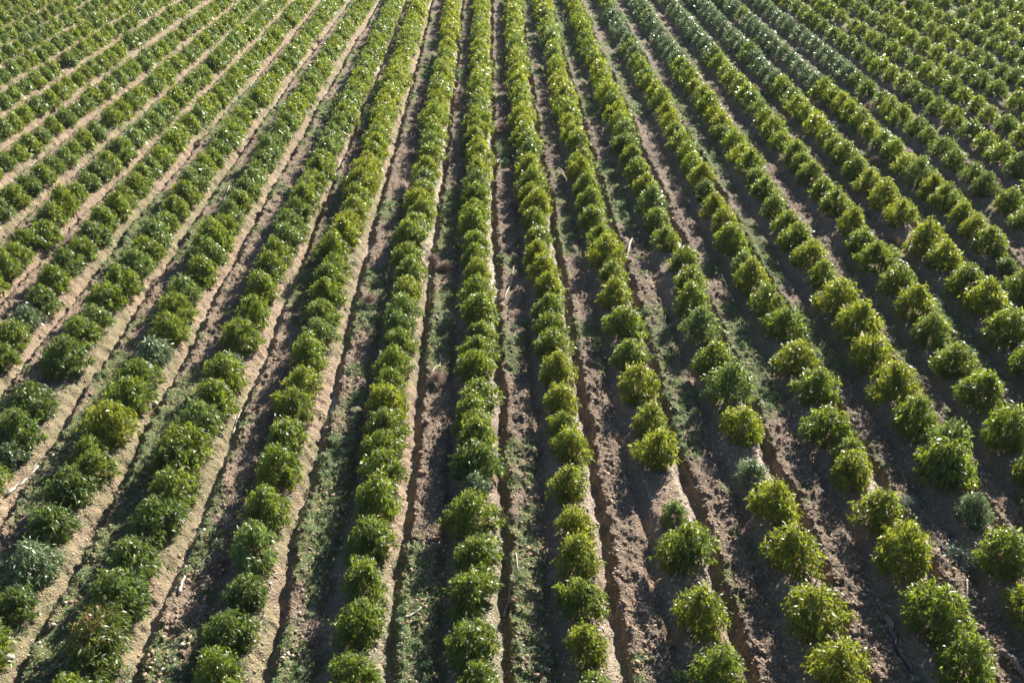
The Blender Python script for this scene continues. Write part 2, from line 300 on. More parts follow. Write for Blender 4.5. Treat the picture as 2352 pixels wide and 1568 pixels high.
# ------------------------------------------------------------------ tubes (stems, branches, logs)
def tube(P, Rr, n=6, cap=True):
    P = np.asarray(P, float); Rr = np.asarray(Rr, float)
    T = np.gradient(P, axis=0); T /= np.linalg.norm(T, axis=1)[:, None]+1e-9
    up = np.array([0, 0, 1.0]); V = []
    for p, t, r in zip(P, T, Rr):
        a = np.cross(t, up)
        if np.linalg.norm(a) < 0.1: a = np.cross(t, [1, 0, 0])
        a /= np.linalg.norm(a); b_ = np.cross(t, a)
        for j in range(n):
            an = 2*math.pi*j/n; V.append(p + r*(a*math.cos(an)+b_*math.sin(an)))
    Q = []
    for i in range(len(P)-1):
        for j in range(n): Q.append([i*n+j, i*n+(j+1) % n, (i+1)*n+(j+1) % n, (i+1)*n+j])
    Tt = []
    if cap:
        for base in (0, (len(P)-1)*n):
            V.append(P[0] if base == 0 else P[-1])
            for j in range(n):
                tri = [len(V)-1, base+(j+1) % n, base+j]
                Tt.append(tri if base == 0 else tri[::-1])
    return np.array(V), np.array(Q), np.array(Tt).reshape(-1, 3)
def merge(parts):
    V, Q, T = [], [], []; n = 0
    for v, q, t in parts:
        V.append(v); n0 = n; n += len(v)
        if len(q): Q.append(q+n0)
        if len(t): T.append(t+n0)
    return np.concatenate(V), (np.concatenate(Q) if Q else np.zeros((0, 4), int)), (np.concatenate(T) if T else np.zeros((0, 3), int))

# ------------------------------------------------------------------ leaves
def blades(P, Dr, Ln, Wd, bend, r, nrm=None):
    """long pointed leaves: 6 corners, 2 triangles + 1 quad each, drooping along their length"""
    n = len(P); Dr = Dr/np.linalg.norm(Dr, axis=1)[:, None]
    if nrm is None: nrm = r.normal(size=(n, 3))
    side = np.cross(Dr, nrm); side /= np.linalg.norm(side, axis=1)[:, None]+1e-9
    g = np.array([0, 0, -1.0])
    m1 = P + Dr*Ln[:, None]*0.33 + g*(bend*Ln*0.06)[:, None]
    m2 = P + Dr*Ln[:, None]*0.68 + g*(bend*Ln*0.22)[:, None]
    tp = P + Dr*Ln[:, None] + g*(bend*Ln*0.5)[:, None]
    w = (Wd/2)[:, None]*side
    V = np.stack([P, m1-w, m1+w, m2-w*0.75, m2+w*0.75, tp], 1).reshape(-1, 3)
    i = (np.arange(n)*6)[:, None]
    T = np.concatenate([i+np.array([0, 1, 2]), i+np.array([3, 5, 4])]); Q = i+np.array([1, 3, 4, 2])
    return V, Q, T

def crown_arrays(seed, nleaf=3600, W=1.5, H=1.28):
    r = np.random.default_rng(seed)
    nb = 120
    th = np.arange(nb)*2.39996 + r.normal(0, 0.35, nb)
    s = r.random(nb)**0.85                       # how high the tip sits
    lob = 1 + 0.12*np.sin(th*2+r.random()*6) + 0.08*np.sin(th*3+r.random()*6)
    R = W/2*(1-s**1.7)**0.70*(0.80+0.2*np.minimum(1, s/0.25))*lob*r.uniform(0.84, 1.10, nb)
    R = np.maximum(R, 0.05)
    tip = np.stack([R*np.cos(th), R*np.sin(th), 0.10+s*(H-0.12)*r.uniform(0.92, 1.04, nb)], 1)
    z0 = np.minimum(0.08+0.55*s*H, tip[:, 2]-0.05)
    org = np.stack([0.02*np.cos(th), 0.02*np.sin(th), np.maximum(z0, 0.06)], 1)
    ctl = org*0.45+tip*0.55; ctl[:, 2] -= 0.10*np.minimum(1, R/0.5)
    b = r.integers(0, nb, nleaf); wts = R/R.mean()
    b = r.choice(nb, nleaf, p=(0.35+wts)/(0.35+wts).sum())
    t = 1-(r.random(nleaf)**1.5)*0.72
    p = ((1-t)**2)[:, None]*org[b] + (2*t*(1-t))[:, None]*ctl[b] + (t**2)[:, None]*tip[b]
    tg = (2*(1-t))[:, None]*(ctl[b]-org[b]) + (2*t)[:, None]*(tip[b]-ctl[b]); tg /= np.linalg.norm(tg, axis=1)[:, None]
    off = r.normal(size=(nleaf, 3))*0.05; p = p+off
    d = tg*r.uniform(0.0, 0.9, nleaf)[:, None] + r.normal(size=(nleaf, 3))*0.5 + np.array([0, 0, -1])*r.uniform(-0.15, 1.5, nleaf)[:, None]
    Ln = r.uniform(0.105, 0.185, nleaf); Wd = Ln*r.uniform(0.21, 0.31, nleaf)
    p[:, 2] = np.maximum(p[:, 2], 0.06)
    young = np.clip((p[:, 2]/H-0.62)*1.6, 0, 1)*np.clip((t-0.80)*5, 0, 1)*(r.random(nleaf) < 0.55)*r.uniform(0.3, 1, nleaf)
    tint = np.clip(r.normal(0.42, 0.5, nleaf)+0.2*(t-0.6), 0, 1)
    return dict(P=p, D=d, L=Ln, W=Wd, bend=r.uniform(0.2, 1.0, nleaf), tint=tint, young=young, org=org, ctl=ctl, tip=tip, seed=seed, H=H)

def crown_mesh(c, mat, ls=1.0):
    r = np.random.default_rng(c['seed']+99)
    nr_ = r.normal(size=c['P'].shape)*0.62+np.array([0, 0, 0.85])
    V, Q, T = blades(c['P'], c['D'], c['L']*ls, c['W']*ls, c['bend'], r, nr_)
    return mesh_from('crown', V, quads=Q, tris=T, attrs={'tint': np.repeat(c['tint'], 6), 'young': np.repeat(c['young'], 6)}, mat=mat)

def trunk_mesh(c):
    H = c['H']; r = np.random.default_rng(c['seed'])
    zz = np.linspace(-0.08, H*0.95, 7); wob = np.cumsum(r.normal(0, 0.012, (7, 2)), 0)
    wob -= wob[0]
    parts = [tube(np.column_stack([wob*0.6, zz]), np.linspace(0.026, 0.005, 7), 6)]
    for o, k, t in list(zip(c['org'], c['ctl'], c['tip']))[::2]:
        s = np.linspace(0, 1, 4)[:, None]
        parts.append(tube((1-s)**2*o+2*s*(1-s)*k+s*s*t, np.array([0.010, 0.007, 0.005, 0.003]), 4, False))
    V, Q, T = merge(parts); return mesh_from('trunk', V, quads=Q, tris=T, mat=M['bark'], smooth=True)

PROTO = {}
pid = 0
for kd, cnt, nl, ls in (('g', 5, 3500, 1.0), ('y', 4, 3300, 1.0), ('d', 3, 3300, 1.05), ('p', 2, 3000, 1.0), ('s', 2, 2600, 1.1), ('r', 1, 3600, 1.0)):
    PROTO[kd] = []
    for j in range(cnt):
        pid += 1; c = crown_arrays(100+pid, int(nl*0.92), 1.62, 1.34+0.05*((pid*7) % 4))
        if kd == 'r': c['young'] = np.clip((c['P'][:, 2]/c['H']-0.45)*2, 0, 1)*(np.random.default_rng(3).random(int(nl*0.92)) < 0.28)
        PROTO[kd].append((c, crown_mesh(c, M[kd], ls), trunk_mesh(c)))

# ------------------------------------------------------------------ every tree of every row
all_trees = []                                 # (k, X, D, width, kind, measured)
for k in range(-34, 36):
    meas = []
    if k in TREES:
        for s_ in TREES[k].split():
            a = s_.split(','); meas.append((float(a[0]), float(a[1]), float(a[2]), a[3]))
    for (D, X, w, kd) in meas: all_trees.append((k, X, D, w, kd))
    step0 = 1.55 if k < 0 else (1.6 if k < 2 else 2.0 if k < 9 else 2.15)
    # on from the last measured one, and back from the first one to beyond the frame
    lo = min([m[0] for m in meas]) if meas else None
    hi = max([m[0] for m in meas]) if meas else 6.0
    D = hi
    while True:
        D += step0*random.uniform(0.82, 1.2)
        if D > 118: break
        if random.random() < (0.02 if k < 2 else 0.035): D += 1.3
        X = float(row_x(k, D)) + random.gauss(0, 0.07)
        x, y = img(X, D)
        if meas == [] and -0.02 < x < 1.02 and D < 37: pass
        if not (-0.12 < x < 1.16): continue
        if k > 0 and x > 1.16: continue
        w = random.uniform(1.32, 1.68)*(1.0 if k > 3 else 1.06)
        q = random.random()
        if k <= -3: kd = 'g' if q < .5 else 'd' if q < .8 else 'p'
        elif k <= 2: kd = 'y' if q < .5 else 'g' if q < .88 else 'p'
        else: kd = 'g' if q < .5 else 'y' if q < .78 else 'd' if q < .9 else 'p'
        # the silvery leaf material for a block of trees high in the picture, right of the middle
        if 4 <= k <= 9 and y < (0.088, 0.097, 0.088, 0.125, 0.125, 0.11)[k-4] and q < .93: kd = 's'
        if k > 8 and kd != 's': kd = 'd' if q < .55 else 'g'  # lens vignette put into colour as darker leaves in the far right rows
        if k > 8: w *= 0.94
        if k < -7: w *= 0.84
        elif k < -3: w *= 0.93
        all_trees.append((k, X, D, w, kd))
    if lo is not None:
        D = lo
        while D > 7:
            D -= step0*random.uniform(0.9, 1.15)
            X = float(row_x(k, D)); x, y = img(X, D)
            if -0.25 < x < 1.3: all_trees.append((k, X, D, 1.5, 'g' if k < 0 else 'y'))
def shown(t): x, y = img(t[1], t[2]); return -0.01 < x < 1.01 and -0.005 < y < 1.012
def near(t): return t[2]*math.cos(TH)+HC*math.sin(TH)
vis = sorted([t for t in all_trees if shown(t)], key=lambda t: near(t)/t[3]**0.5)
single = vis[:300]; sset = set(id(t) for t in single)
rest = [t for t in all_trees if id(t) not in sset]

LOOK = {'g': 'leafy green', 'y': 'bright yellow-green', 'd': 'dark green', 'p': 'pale green', 's': 'silvery green', 'r': 'red-tipped'}
def ordn(n): return '%d%s' % (n, 'th' if 10 <= n % 100 <= 20 else {1: 'st', 2: 'nd', 3: 'rd'}.get(n % 10, 'th'))
def rown(k):
    if k == 0: return 'the one upright row'
    return '%s row %s of the upright row' % (ordn(abs(k)), 'right' if k > 0 else 'left')
byrow = {}
for t in vis: byrow.setdefault(t[0], []).append(t)
for k in byrow: byrow[k].sort(key=lambda t: t[2])
tid = 0
for k in sorted(byrow):
    for n, t in enumerate(byrow[k]):
        if id(t) not in sset: continue
        _, X, D, w, kd = t; tid += 1
        pr = PROTO[kd]; c, cm, tm = pr[(tid*5+n) % len(pr)]
        root = bpy.data.objects.new('young_tree', None); COL.objects.link(root)
        root.empty_display_size = 0.2
        root.location = (X, D, gh(X, D)-0.03); root.rotation_euler = (random.gauss(0, 0.06), random.gauss(0, 0.06), random.uniform(0, 6.28))
        s = w/1.5; e = random.uniform(0.92, 1.1); root.scale = (s*e, s*(2-e)*0.99, s*random.uniform(0.86, 1.1))
        sz = 'small ' if w < 1.05 else ''
        tag(root, '%s%s tree, %s from near end, %s' % (sz, LOOK[kd], ordn(n+1), rown(k)), 'tree', 'young trees planted in rows')
        link('crown', cm, root); link('trunk', tm, root)

# the rest of the plantation, far up the field and past the edges, as one object
VV, QQ, TT, TI, YO = [], [], [], [], []; nv = 0
FARM = {}
order = ['g', 'y', 'd', 'p', 's', 'r']
far_parts = {kd: [] for kd in order}
for i, (k, X, D, w, kd) in enumerate(rest):
    c = PROTO[kd][i % len(PROTO[kd])][0]; r = np.random.default_rng(i)
    inview = shown((k, X, D)); nl = 950 if D > 60 else 1300
    if not inview: nl = 600 if D > 30 else 2500
    nl = min(nl, len(c['P'])); pick = r.choice(len(c['P']), nl, replace=False)
    ls = math.sqrt(3300/nl)*0.93
    a = r.uniform(0, 6.28); s = w/1.5; ca, sa = math.cos(a), math.sin(a)
    Rm = np.array([[ca, -sa, 0], [sa, ca, 0], [0, 0, 1]])
    P = c['P'][pick]@Rm.T*s + np.array([X, D, gh(X, D)-0.03]); Dr = c['D'][pick]@Rm.T
    side = np.cross(Dr, r.normal(size=Dr.shape)*0.62+np.array([0, 0, 0.85])); side /= np.linalg.norm(side, axis=1)[:, None]
    Dn = Dr/np.linalg.norm(Dr, axis=1)[:, None]; Ln = (c['L'][pick]*ls*s)[:, None]; Wd = (c['W'][pick]*ls*s)[:, None]
    tipp = P+Dn*Ln+np.array([0, 0, -0.3])*Ln; mid = P+Dn*Ln*0.5
    V = np.stack([P, mid-side*Wd/2, tipp, mid+side*Wd/2], 1).reshape(-1, 3)
    far_parts[kd].append((V, np.repeat(c['tint'][pick], 4)+r.normal(0, 0.08), np.repeat(c['young'][pick], 4)))
V = []; mi = []; TI = []; YO = []
for j, kd in enumerate(order):
    for v, ti, yo in far_parts[kd]: V.append(v); TI.append(ti); YO.append(yo); mi.append(np.full(len(v)//4, j))
V = np.concatenate(V); Q = np.arange(len(V)).reshape(-1, 4)
me = mesh_from('far_trees', V, quads=Q, attrs={'tint': np.clip(np.concatenate(TI), 0, 1), 'young': np.concatenate(YO)})
for kd in order: me.materials.append(M[kd])
me.polygons.foreach_set('material_index', np.concatenate(mi).astype(np.int32))
tag(link('far_trees', me), 'young green trees in close rows far up the field, merging together', 'trees', kind='stuff')
print('trees', len(all_trees), 'visible', len(vis), 'single', len(single), 'deepest single', max(t[2] for t in single))

# ------------------------------------------------------------------ clods and stones on the soil
def sample(n, dmin, dmax, margin=0.62):
    z = np.exp(rng.uniform(math.log(near_z(dmin)), math.log(near_z(dmax)), n*1))
    D = (z-HC*math.sin(TH))/math.cos(TH); X = rng.uniform(-margin, margin, n)*z; return X, D
def near_z(D): return D*math.cos(TH)+HC*math.sin(TH)
ico_v = np.array([[0, 0, 1], [0.894, 0, 0.447], [0.276, 0.851, 0.447], [-0.724, 0.526, 0.447], [-0.724, -0.526, 0.447], [0.276, -0.851, 0.447],
                  [0.724, 0.526, -0.447], [-0.276, 0.851, -0.447], [-0.894, 0, -0.447], [-0.276, -0.851, -0.447], [0.724, -0.526, -0.447], [0, 0, -1]])
ico_f = np.array([[0, 1, 2], [0, 2, 3], [0, 3, 4], [0, 4, 5], [0, 5, 1], [1, 6, 2], [2, 7, 3], [3, 8, 4], [4, 9, 5], [5, 10, 1], [6, 7, 2], [7, 8, 3], [8, 9, 4], [9, 10, 5], [10, 6, 1], [11, 7, 6], [11, 8, 7], [11, 9, 8], [11, 10, 9], [11, 6, 10]])
def lumps(X, D, size, name, mat, flat=0.7):
    n = len(X); Z = ground(X, D)[0]
    v = ico_v[None]*size[:, None, None]*rng.uniform(0.6, 1.4, (n, 12, 1))*rng.uniform(0.7, 1.3, (n, 1, 3))
    v[:, :, 2] *= flat
    a = rng.uniform(0, 6.28, n); x = v[:, :, 0]*np.cos(a)[:, None]-v[:, :, 1]*np.sin(a)[:, None]; y = v[:, :, 0]*np.sin(a)[:, None]+v[:, :, 1]*np.cos(a)[:, None]
    V = np.stack([x+X[:, None], y+D[:, None], v[:, :, 2]+(Z+size*0.08)[:, None]], -1).reshape(-1, 3)
    F = (ico_f[None]+(np.arange(n)*12)[:, None, None]).reshape(-1, 3)
    return mesh_from(name, V, tris=F, mat=mat)
X, D = sample(80000, 11, 75); z, ro, u = ground(X, D)
keep = rng.random(len(X)) < (0.05+0.95*ro)*np.clip(0.4+2.2*(noise(X*0.8, D*0.8, 33)+0.35), 0.1, 1); X, D = X[keep], D[keep]
sz = np.clip(rng.lognormal(math.log(0.028), 0.5, len(X)), 0.014, 0.085)
tag(link('soil_clods', lumps(X, D, sz, 'soil_clods', M['clod'])), 'broken brown clods of earth scattered between the rows', 'clods', kind='stuff')
X, D = sample(60000, 11, 60); z, ro, u = ground(X, D)
sz = np.clip(rng.lognormal(math.log(0.018), 0.45, len(X)), 0.01, 0.07)
tag(link('stones', lumps(X, D, sz, 'stones', M['stone'])), 'small pale stones strewn over the bare soil', 'stones', kind='stuff')

# dry straw and leaf litter
X, D = sample(60000, 11, 60); z, ro, u = ground(X, D)
keep = rng.random(len(X)) < 0.25+0.75*ro; X, D, z = X[keep], D[keep], z[keep]; a = rng.uniform(0, 6.28, len(X)); nn = len(X)
Ln = rng.uniform(0.03, 0.11, nn); P = np.stack([X, D, z+0.012], 1)
V, Q, T = blades(P, np.stack([np.cos(a), np.sin(a), rng.normal(0, 0.25, nn)], 1), Ln, rng.uniform(0.008, 0.02, nn), rng.uniform(0, 0.3, nn), rng, np.stack([rng.normal(0, .4, nn), rng.normal(0, .4, nn), np.ones(nn)], 1))
tag(link('leaf_litter', mesh_from('leaf_litter', V, quads=Q, tris=T, mat=M['litter'])), 'dry straw and fallen leaves littering the soil', 'litter', kind='stuff')

# ------------------------------------------------------------------ grass and weeds
X, D = sample(80000, 11, 118); z, ro, u = ground(X, D); gm = grass_mask(X, D, ro)
keep = rng.random(len(X)) < gm*0.85; X, D, z, gm = X[keep], D[keep], z[keep], gm[keep]
nb = 7; n = len(X)
zs = np.clip(near_z(D)/28.0, 0.8, 3.0)
P = np.repeat(np.stack([X, D, z-0.01], 1), nb, 0); P[:, :2] += rng.normal(0, 0.05, (len(P), 2))*np.repeat(zs, nb)[:, None]
a = rng.uniform(0, 6.28, len(P)); Dr = np.stack([np.cos(a)*0.7, np.sin(a)*0.7, rng.uniform(0.4, 1.2, len(P))], 1)
Ln = rng.uniform(0.06, 0.16, len(P))*np.repeat(0.7+0.6*gm, nb)*np.repeat(zs, nb)**0.5
Wd = rng.uniform(0.006, 0.014, len(P))*np.repeat(zs, nb)
V, Q, T = blades(P, Dr, Ln, Wd, rng.uniform(0.4, 1.4, len(P)), rng)
tn = np.repeat(np.clip(rng.normal(0.45, 0.25, n)+0.8*noise(X*0.5, D*0.5, 81), 0, 1), nb*6)
tag(link('grass', mesh_from('grass', V, quads=Q, tris=T, attrs={'tint': tn}, mat=M['grass'])), 'short green grass in patches between the tree rows', 'grass', kind='stuff')

X, D = sample(15000, 11, 100); z, ro, u = ground(X, D)
gm = grass_mask(X, D, ro)*smooth(-0.2, 0.3, noise(X*0.5+9, D*0.4, 91)+0.1)
keep = rng.random(len(X)) < gm*0.9; X, D = X[keep], D[keep]
n = len(X); zs = np.clip(near_z(D)/30.0, 0.8, 2.4); rad = rng.uniform(0.06, 0.26, n); nb = (22+rad*230/zs).astype(int)
ci = np.repeat(np.arange(n), nb); rr = np.abs(rng.normal(0, 0.5, len(ci)))*rad[ci]; a = rng.uniform(0, 6.28, len(ci))
P = np.stack([X[ci]+rr*np.cos(a), D[ci]+rr*np.sin(a), np.zeros(len(ci))], 1)
P[:, 2] = ground(P[:, 0], P[:, 1])[0] + np.clip(1-rr/rad[ci], 0, 1)*rad[ci]*rng.uniform(0.1, 0.6, len(ci))+0.015
Dr = np.stack([np.cos(a), np.sin(a), rng.uniform(-0.1, 0.9, len(ci))], 1)+rng.normal(0, 0.35, (len(ci), 3))
Ln = rng.uniform(0.035, 0.085, len(ci))*zs[ci]
V, Q, T = blades(P, Dr, Ln, Ln*rng.uniform(0.25, 0.5, len(ci)), rng.uniform(0, 0.8, len(ci)), rng)
print('weed leaves', len(ci))
tag(link('weeds', mesh_from('weeds', V, quads=Q, tris=T, attrs={'tint': np.clip(rng.random(n)[ci]*0.7+rng.random(len(ci))*0.4, 0, 1).repeat(6)}, mat=M['weed'])), 'low grey-green weeds creeping over the soil between rows', 'weeds', kind='stuff')

# ------------------------------------------------------------------ measured things lying in the field: (picture x, y in the 2560 wide photo) -> a place on the ground
def place(px, py, z=0.0):
    x = (px/2560-0.5)/FPX; y = (0.5-py/1707)/1.5/FPX*1.0003
    dz = -math.sin(TH)+y*math.cos(TH); s = (z-HC)/dz
    X, D = x*s, s*(math.cos(TH)+y*math.sin(TH)); return X, D
def gap(X, D):
    k = float(row_k(np.array([X]), np.array([D]))[0]); a = math.floor(k)
    if a == 0: return 'just right of the upright row'
    if a == -1: return 'just left of the upright row'
    if a > 0: return 'just right of %s row right of upright row' % ordn(a)
    return 'just left of %s row left of upright row' % ordn(-a-1)
def gap_labels(items, head):
    """items: list of (X, D); tells twins in one gap apart by how near they lie"""
    g = {}
    for i, (X, D) in enumerate(items): g.setdefault(gap(X, D), []).append((D, i))
    out = [''] * len(items)
    for key, L in g.items():
        L.sort()
        for n, (D, i) in enumerate(L):
            if len(L) == 1: w = ''
            elif len(L) == 2: w = ('nearer ', 'farther ')[n]
            elif n == 0: w = 'nearest '
            elif n == len(L)-1: w = 'farthest '
            else: w = ordn(n+1) + ' nearest '
            out[i] = w + head + ' ' + key
    return out

# dry brown shrubs
DRY = [(2040,261,.85),(2169,267,.85),(1955,304,.9),(2188,400,.95),(2237,593,.95),(2111,465,.5),(2470,659,.7),(2416,353,.5),(2089,201,.6),(1887,222,.8),
       (1577,222,.6),(1356,376,.6),(797,108,.7),(1054,217,.8),(1048,170,.7),(1066,150,.7),(1144,259,.7),(1236,268,.7),(1256,322,1.1),(975,146,.8),
       (902,327,.8),(498,346,.8),(1080,645,.9),(1113,660,.9),(923,749,.9),(1091,943,.9),(630,351,.7),(1700,10,.8),(1795,110,.6)]
def dry_mesh(seed):
    r = np.random.default_rng(seed); parts = []
    for i in range(260):
        a = r.uniform(0, 6.28); el = r.uniform(0.15, 1.5); L = 0.5*r.uniform(0.65, 1.0)
        d = np.array([math.cos(a)*math.cos(el), math.sin(a)*math.cos(el), math.sin(el)])
        s = np.linspace(0, 1, 4)[:, None]; P = s*d*L + np.cumsum(r.normal(0, 0.016, (4, 3)), 0)*s; P[:, 2] += 0.02
        parts.append(tube(P, [0.007, 0.006, 0.005, 0.003], 3, False))
        for j in range(3):
            q = P[2]*0.6+P[3]*0.4*r.uniform(0.6, 1.1); e = q+d*0.10+r.normal(0, 0.05, 3)
            parts.append(tube([q, e], [0.004, 0.003], 3, False))
    V, Q, T = merge(parts); return mesh_from('dry_shrub', V, quads=Q, tris=T, mat=M['drytwig'])
dm = [dry_mesh(5), dry_mesh(6), dry_mesh(8)]
pos = [place(x, y, 0.25) for x, y, s in DRY]
for i, ((X, D), lab) in enumerate(zip(pos, gap_labels(pos, 'dry brown twiggy shrub'))):
    o = link('dry_shrub', dm[i % 3], loc=(X, D, gh(X, D)+0.08)); s = DRY[i][2]*1.0; o.scale = (s, s, s*0.95); o.rotation_euler = (0, 0, i*1.3)
    tag(o, lab, 'dry shrub', 'dry twiggy shrubs between the rows')

# low grey leafy bushes
SAGE = [(2161,521,.55),(2369,327,.8),(2083,316,.8),(2383,574,.7),(2406,1385,1.1),(2267,1258,.6),(2300,1685,.6),(1147,98,.9),(1318,62,.8),(1442,541,.7),(2000,125,.8),(2270,180,.6),(1740,445,.5)]
def sage_mesh(seed):
    c = crown_arrays(seed, 1500, 1.0, 0.55); r = np.random.default_rng(seed)
    V, Q, T = blades(c['P'], c['D']+np.array([0, 0, 0.6]), c['L']*0.6, c['W']*0.75, c['bend']*0.3, r)
    return mesh_from('grey_bush', V, quads=Q, tris=T, attrs={'tint': np.repeat(c['tint'], 6)}, mat=M['sage'])
sm = [sage_mesh(31), sage_mesh(32)]
pos = [place(x, y, 0.2) for x, y, s in SAGE]
for i, ((X, D), lab) in enumerate(zip(pos, gap_labels(pos, 'low grey-green leafy bush'))):
    o = link('low_bush', sm[i % 2], loc=(X, D, gh(X, D)-0.03)); s = SAGE[i][2]; o.scale = (s*1.2, s*1.2, s); o.rotation_euler = (0, 0, i*2.1)
    tag(o, lab, 'bush', 'low grey bushes between the rows')

# yellow flowering weed at the bottom edge
def flower_plant(px, py, s, lab):
    X, D = place(px, py, 0.2); root = bpy.data.objects.new('flowering_weed', None); COL.objects.link(root)
    root.location = (X, D, gh(X, D)); root.scale = (s, s, s); tag(root, lab, 'flowering weed', 'yellow flowering weeds')
    c = crown_arrays(int(px), 900, 0.8, 0.5); r = np.random.default_rng(3)
    V, Q, T = blades(c['P'], c['D'], c['L']*0.5, c['W']*0.9, c['bend']*0.4, r)
    link('foliage', mesh_from('foliage', V, quads=Q, tris=T, attrs={'tint': np.repeat(c['tint'], 6)}, mat=M['weed']), root)
    for t in c['tip'][c['tip'][:, 2] > 0.16][:34]:
        n = 6; t = t+np.array([0, 0, 0.04]); an = np.arange(n)*2*math.pi/n
        ring = t+0.020*np.stack([np.cos(an), np.sin(an), 0.2*np.ones(n)], 1); ring2 = t+0.008*np.stack([np.cos(an), np.sin(an), -1*np.ones(n)], 1)
        V = np.concatenate([ring, ring2, [t+[0, 0, 0.008]]]); Q = np.array([[j, (j+1) % n, n+(j+1) % n, n+j] for j in range(n)])
        T = np.array([[j, (j+1) % n, 2*n] for j in range(n)]); link('flower', mesh_from('flower', V, quads=Q, tris=T, mat=M['flower']), root)
flower_plant(1702, 1682, 0.8, 'weed with bright yellow flowers at the bottom edge right of centre')
flower_plant(2062, 1446, 0.35, 'tiny orange-yellow flowering weed beside a tree in 3rd row right of upright row')

# fallen sticks, branches and logs: polylines in the photo, thickness in metres, wood
STICKS = [
 ([(72,411),(88,398),(109,387)],.05,0,'crooked'), ([(169,338),(193,317)],.06,0,'short pale'), ([(852,391),(838,425),(819,475)],.055,0,'long pale'),
 ([(574,468),(566,487),(559,508)],.05,0,'pale leaning'), ([(600,621),(618,607),(640,603)],.06,0,'curved white'), ([(578,1071),(590,1035),(603,1012)],.06,0,'bleached thick'),
 ([(585,1071),(598,1090),(603,1111)],.05,1,'dark short'), ([(18,1236),(50,1195),(90,1148)],.085,0,'straight white'), ([(450,1484),(456,1462),(464,1444)],.075,0,'stubby white'),
 ([(1015,1552),(1034,1535),(1053,1519)],.05,0,'pale short'), ([(1263,1525),(1272,1490),(1278,1455)],.10,1,'thick grey'), ([(1260,753),(1277,705),(1285,665)],.045,0,'thin crooked pale'),
 ([(1077,954),(1085,925),(1101,905),(1099,880)],.045,0,'hooked pale'), ([(1561,667),(1570,625),(1581,596)],.10,0,'thick broken pale'),
 ([(899,782),(912,755),(919,731)],.04,0,'thin pale'), ([(1090,792),(1103,805),(1108,820)],.04,0,'small curved'), ([(1259,537),(1275,510),(1292,486)],.04,0,'thin straight pale'),
 ([(1408,57),(1407,44),(1406,32)],.10,0,'pale stubby'), ([(1503,478),(1500,460),(1493,446)],.08,0,'curved white'),
 ([(2212,1550),(2240,1600),(2285,1667)],.13,1,'thick dark'), ([(2501,1634),(2530,1665),(2562,1703)],.15,1,'massive grey'), ([(2415,1455),(2416,1480),(2418,1503)],.05,0,'pale upright'),
 ([(2322,1334),(2345,1360),(2369,1388)],.05,1,'grey'), ([(1806,676),(1818,703),(1828,727)],.06,0,'thin pale'), ([(2334,727),(2355,748),(2380,767)],.05,0,'long pale'),
 ([(2356,520),(2370,534),(2383,546)],.06,0,'straight pale'), ([(2412,563),(2440,590),(2465,615)],.05,0,'long thin pale'), ([(2481,631),(2510,660),(2541,686)],.045,0,'thin pale'),
 ([(2514,762),(2535,774),(2557,787)],.045,0,'straight thin'), ([(1890,1183),(1902,1210),(1910,1236)],.035,0,'thin white'), ([(2133,1186),(2144,1203),(2155,1225)],.035,0,'thin white'),
 ([(1290,1395),(1292,1420),(1296,1440)],.035,0,'thin pale')]
pos = []
for pl, th_, w, adj in STICKS:
    m_ = pl[len(pl)//2]; pos.append(place(m_[0], m_[1], 0.05))
labs = gap_labels(pos, '@')
def stick_mesh(pl, th_, w, r, taper=0.45):
    P = []
    for (x, y) in pl:
        X, D = place(x, y, 0.05); P.append([X, D, gh(X, D)+th_*0.6+0.03])
    P = np.array(P); s = np.linspace(0, len(P)-1, 9); P = np.stack([np.interp(s, np.arange(len(P)), P[:, j]) for j in range(3)], 1)
    P[1:-1] += r.normal(0, th_*0.22, (7, 3)); return P
for i, (pl, th_, w, adj) in enumerate(STICKS):
    r = np.random.default_rng(i+50); P = stick_mesh(pl, th_, w, r); th2 = th_*1.35
    parts = [tube(P, np.linspace(th2*0.5, th2*0.28, 9)*r.uniform(0.85, 1.15, 9), 7)]
    for j in range(2 if len(pl) > 2 else 1):
        q = P[r.integers(2, 7)]; d = (P[-1]-P[0]); L = np.linalg.norm(d)*0.16; d = d/np.linalg.norm(d)+r.normal(0, 0.6, 3); d[2] = abs(d[2])*0.5
        parts.append(tube([q, q+d*L*0.5, q+d*L], [th2*0.22, th2*0.15, th2*0.06], 5))
    V, Q, T = merge(parts); c0 = P[0].copy()
    o = link('fallen_branch', mesh_from('fallen_branch', V-c0, quads=Q, tris=T, mat=M['greywood' if w else 'deadwood'], smooth=True), loc=c0)
    noun = 'log' if th_ >= .13 else 'stick' if th_ < .06 else 'branch'
    tag(o, labs[i].replace('@', adj+' '+noun), noun, 'dead sticks lying between the rows')
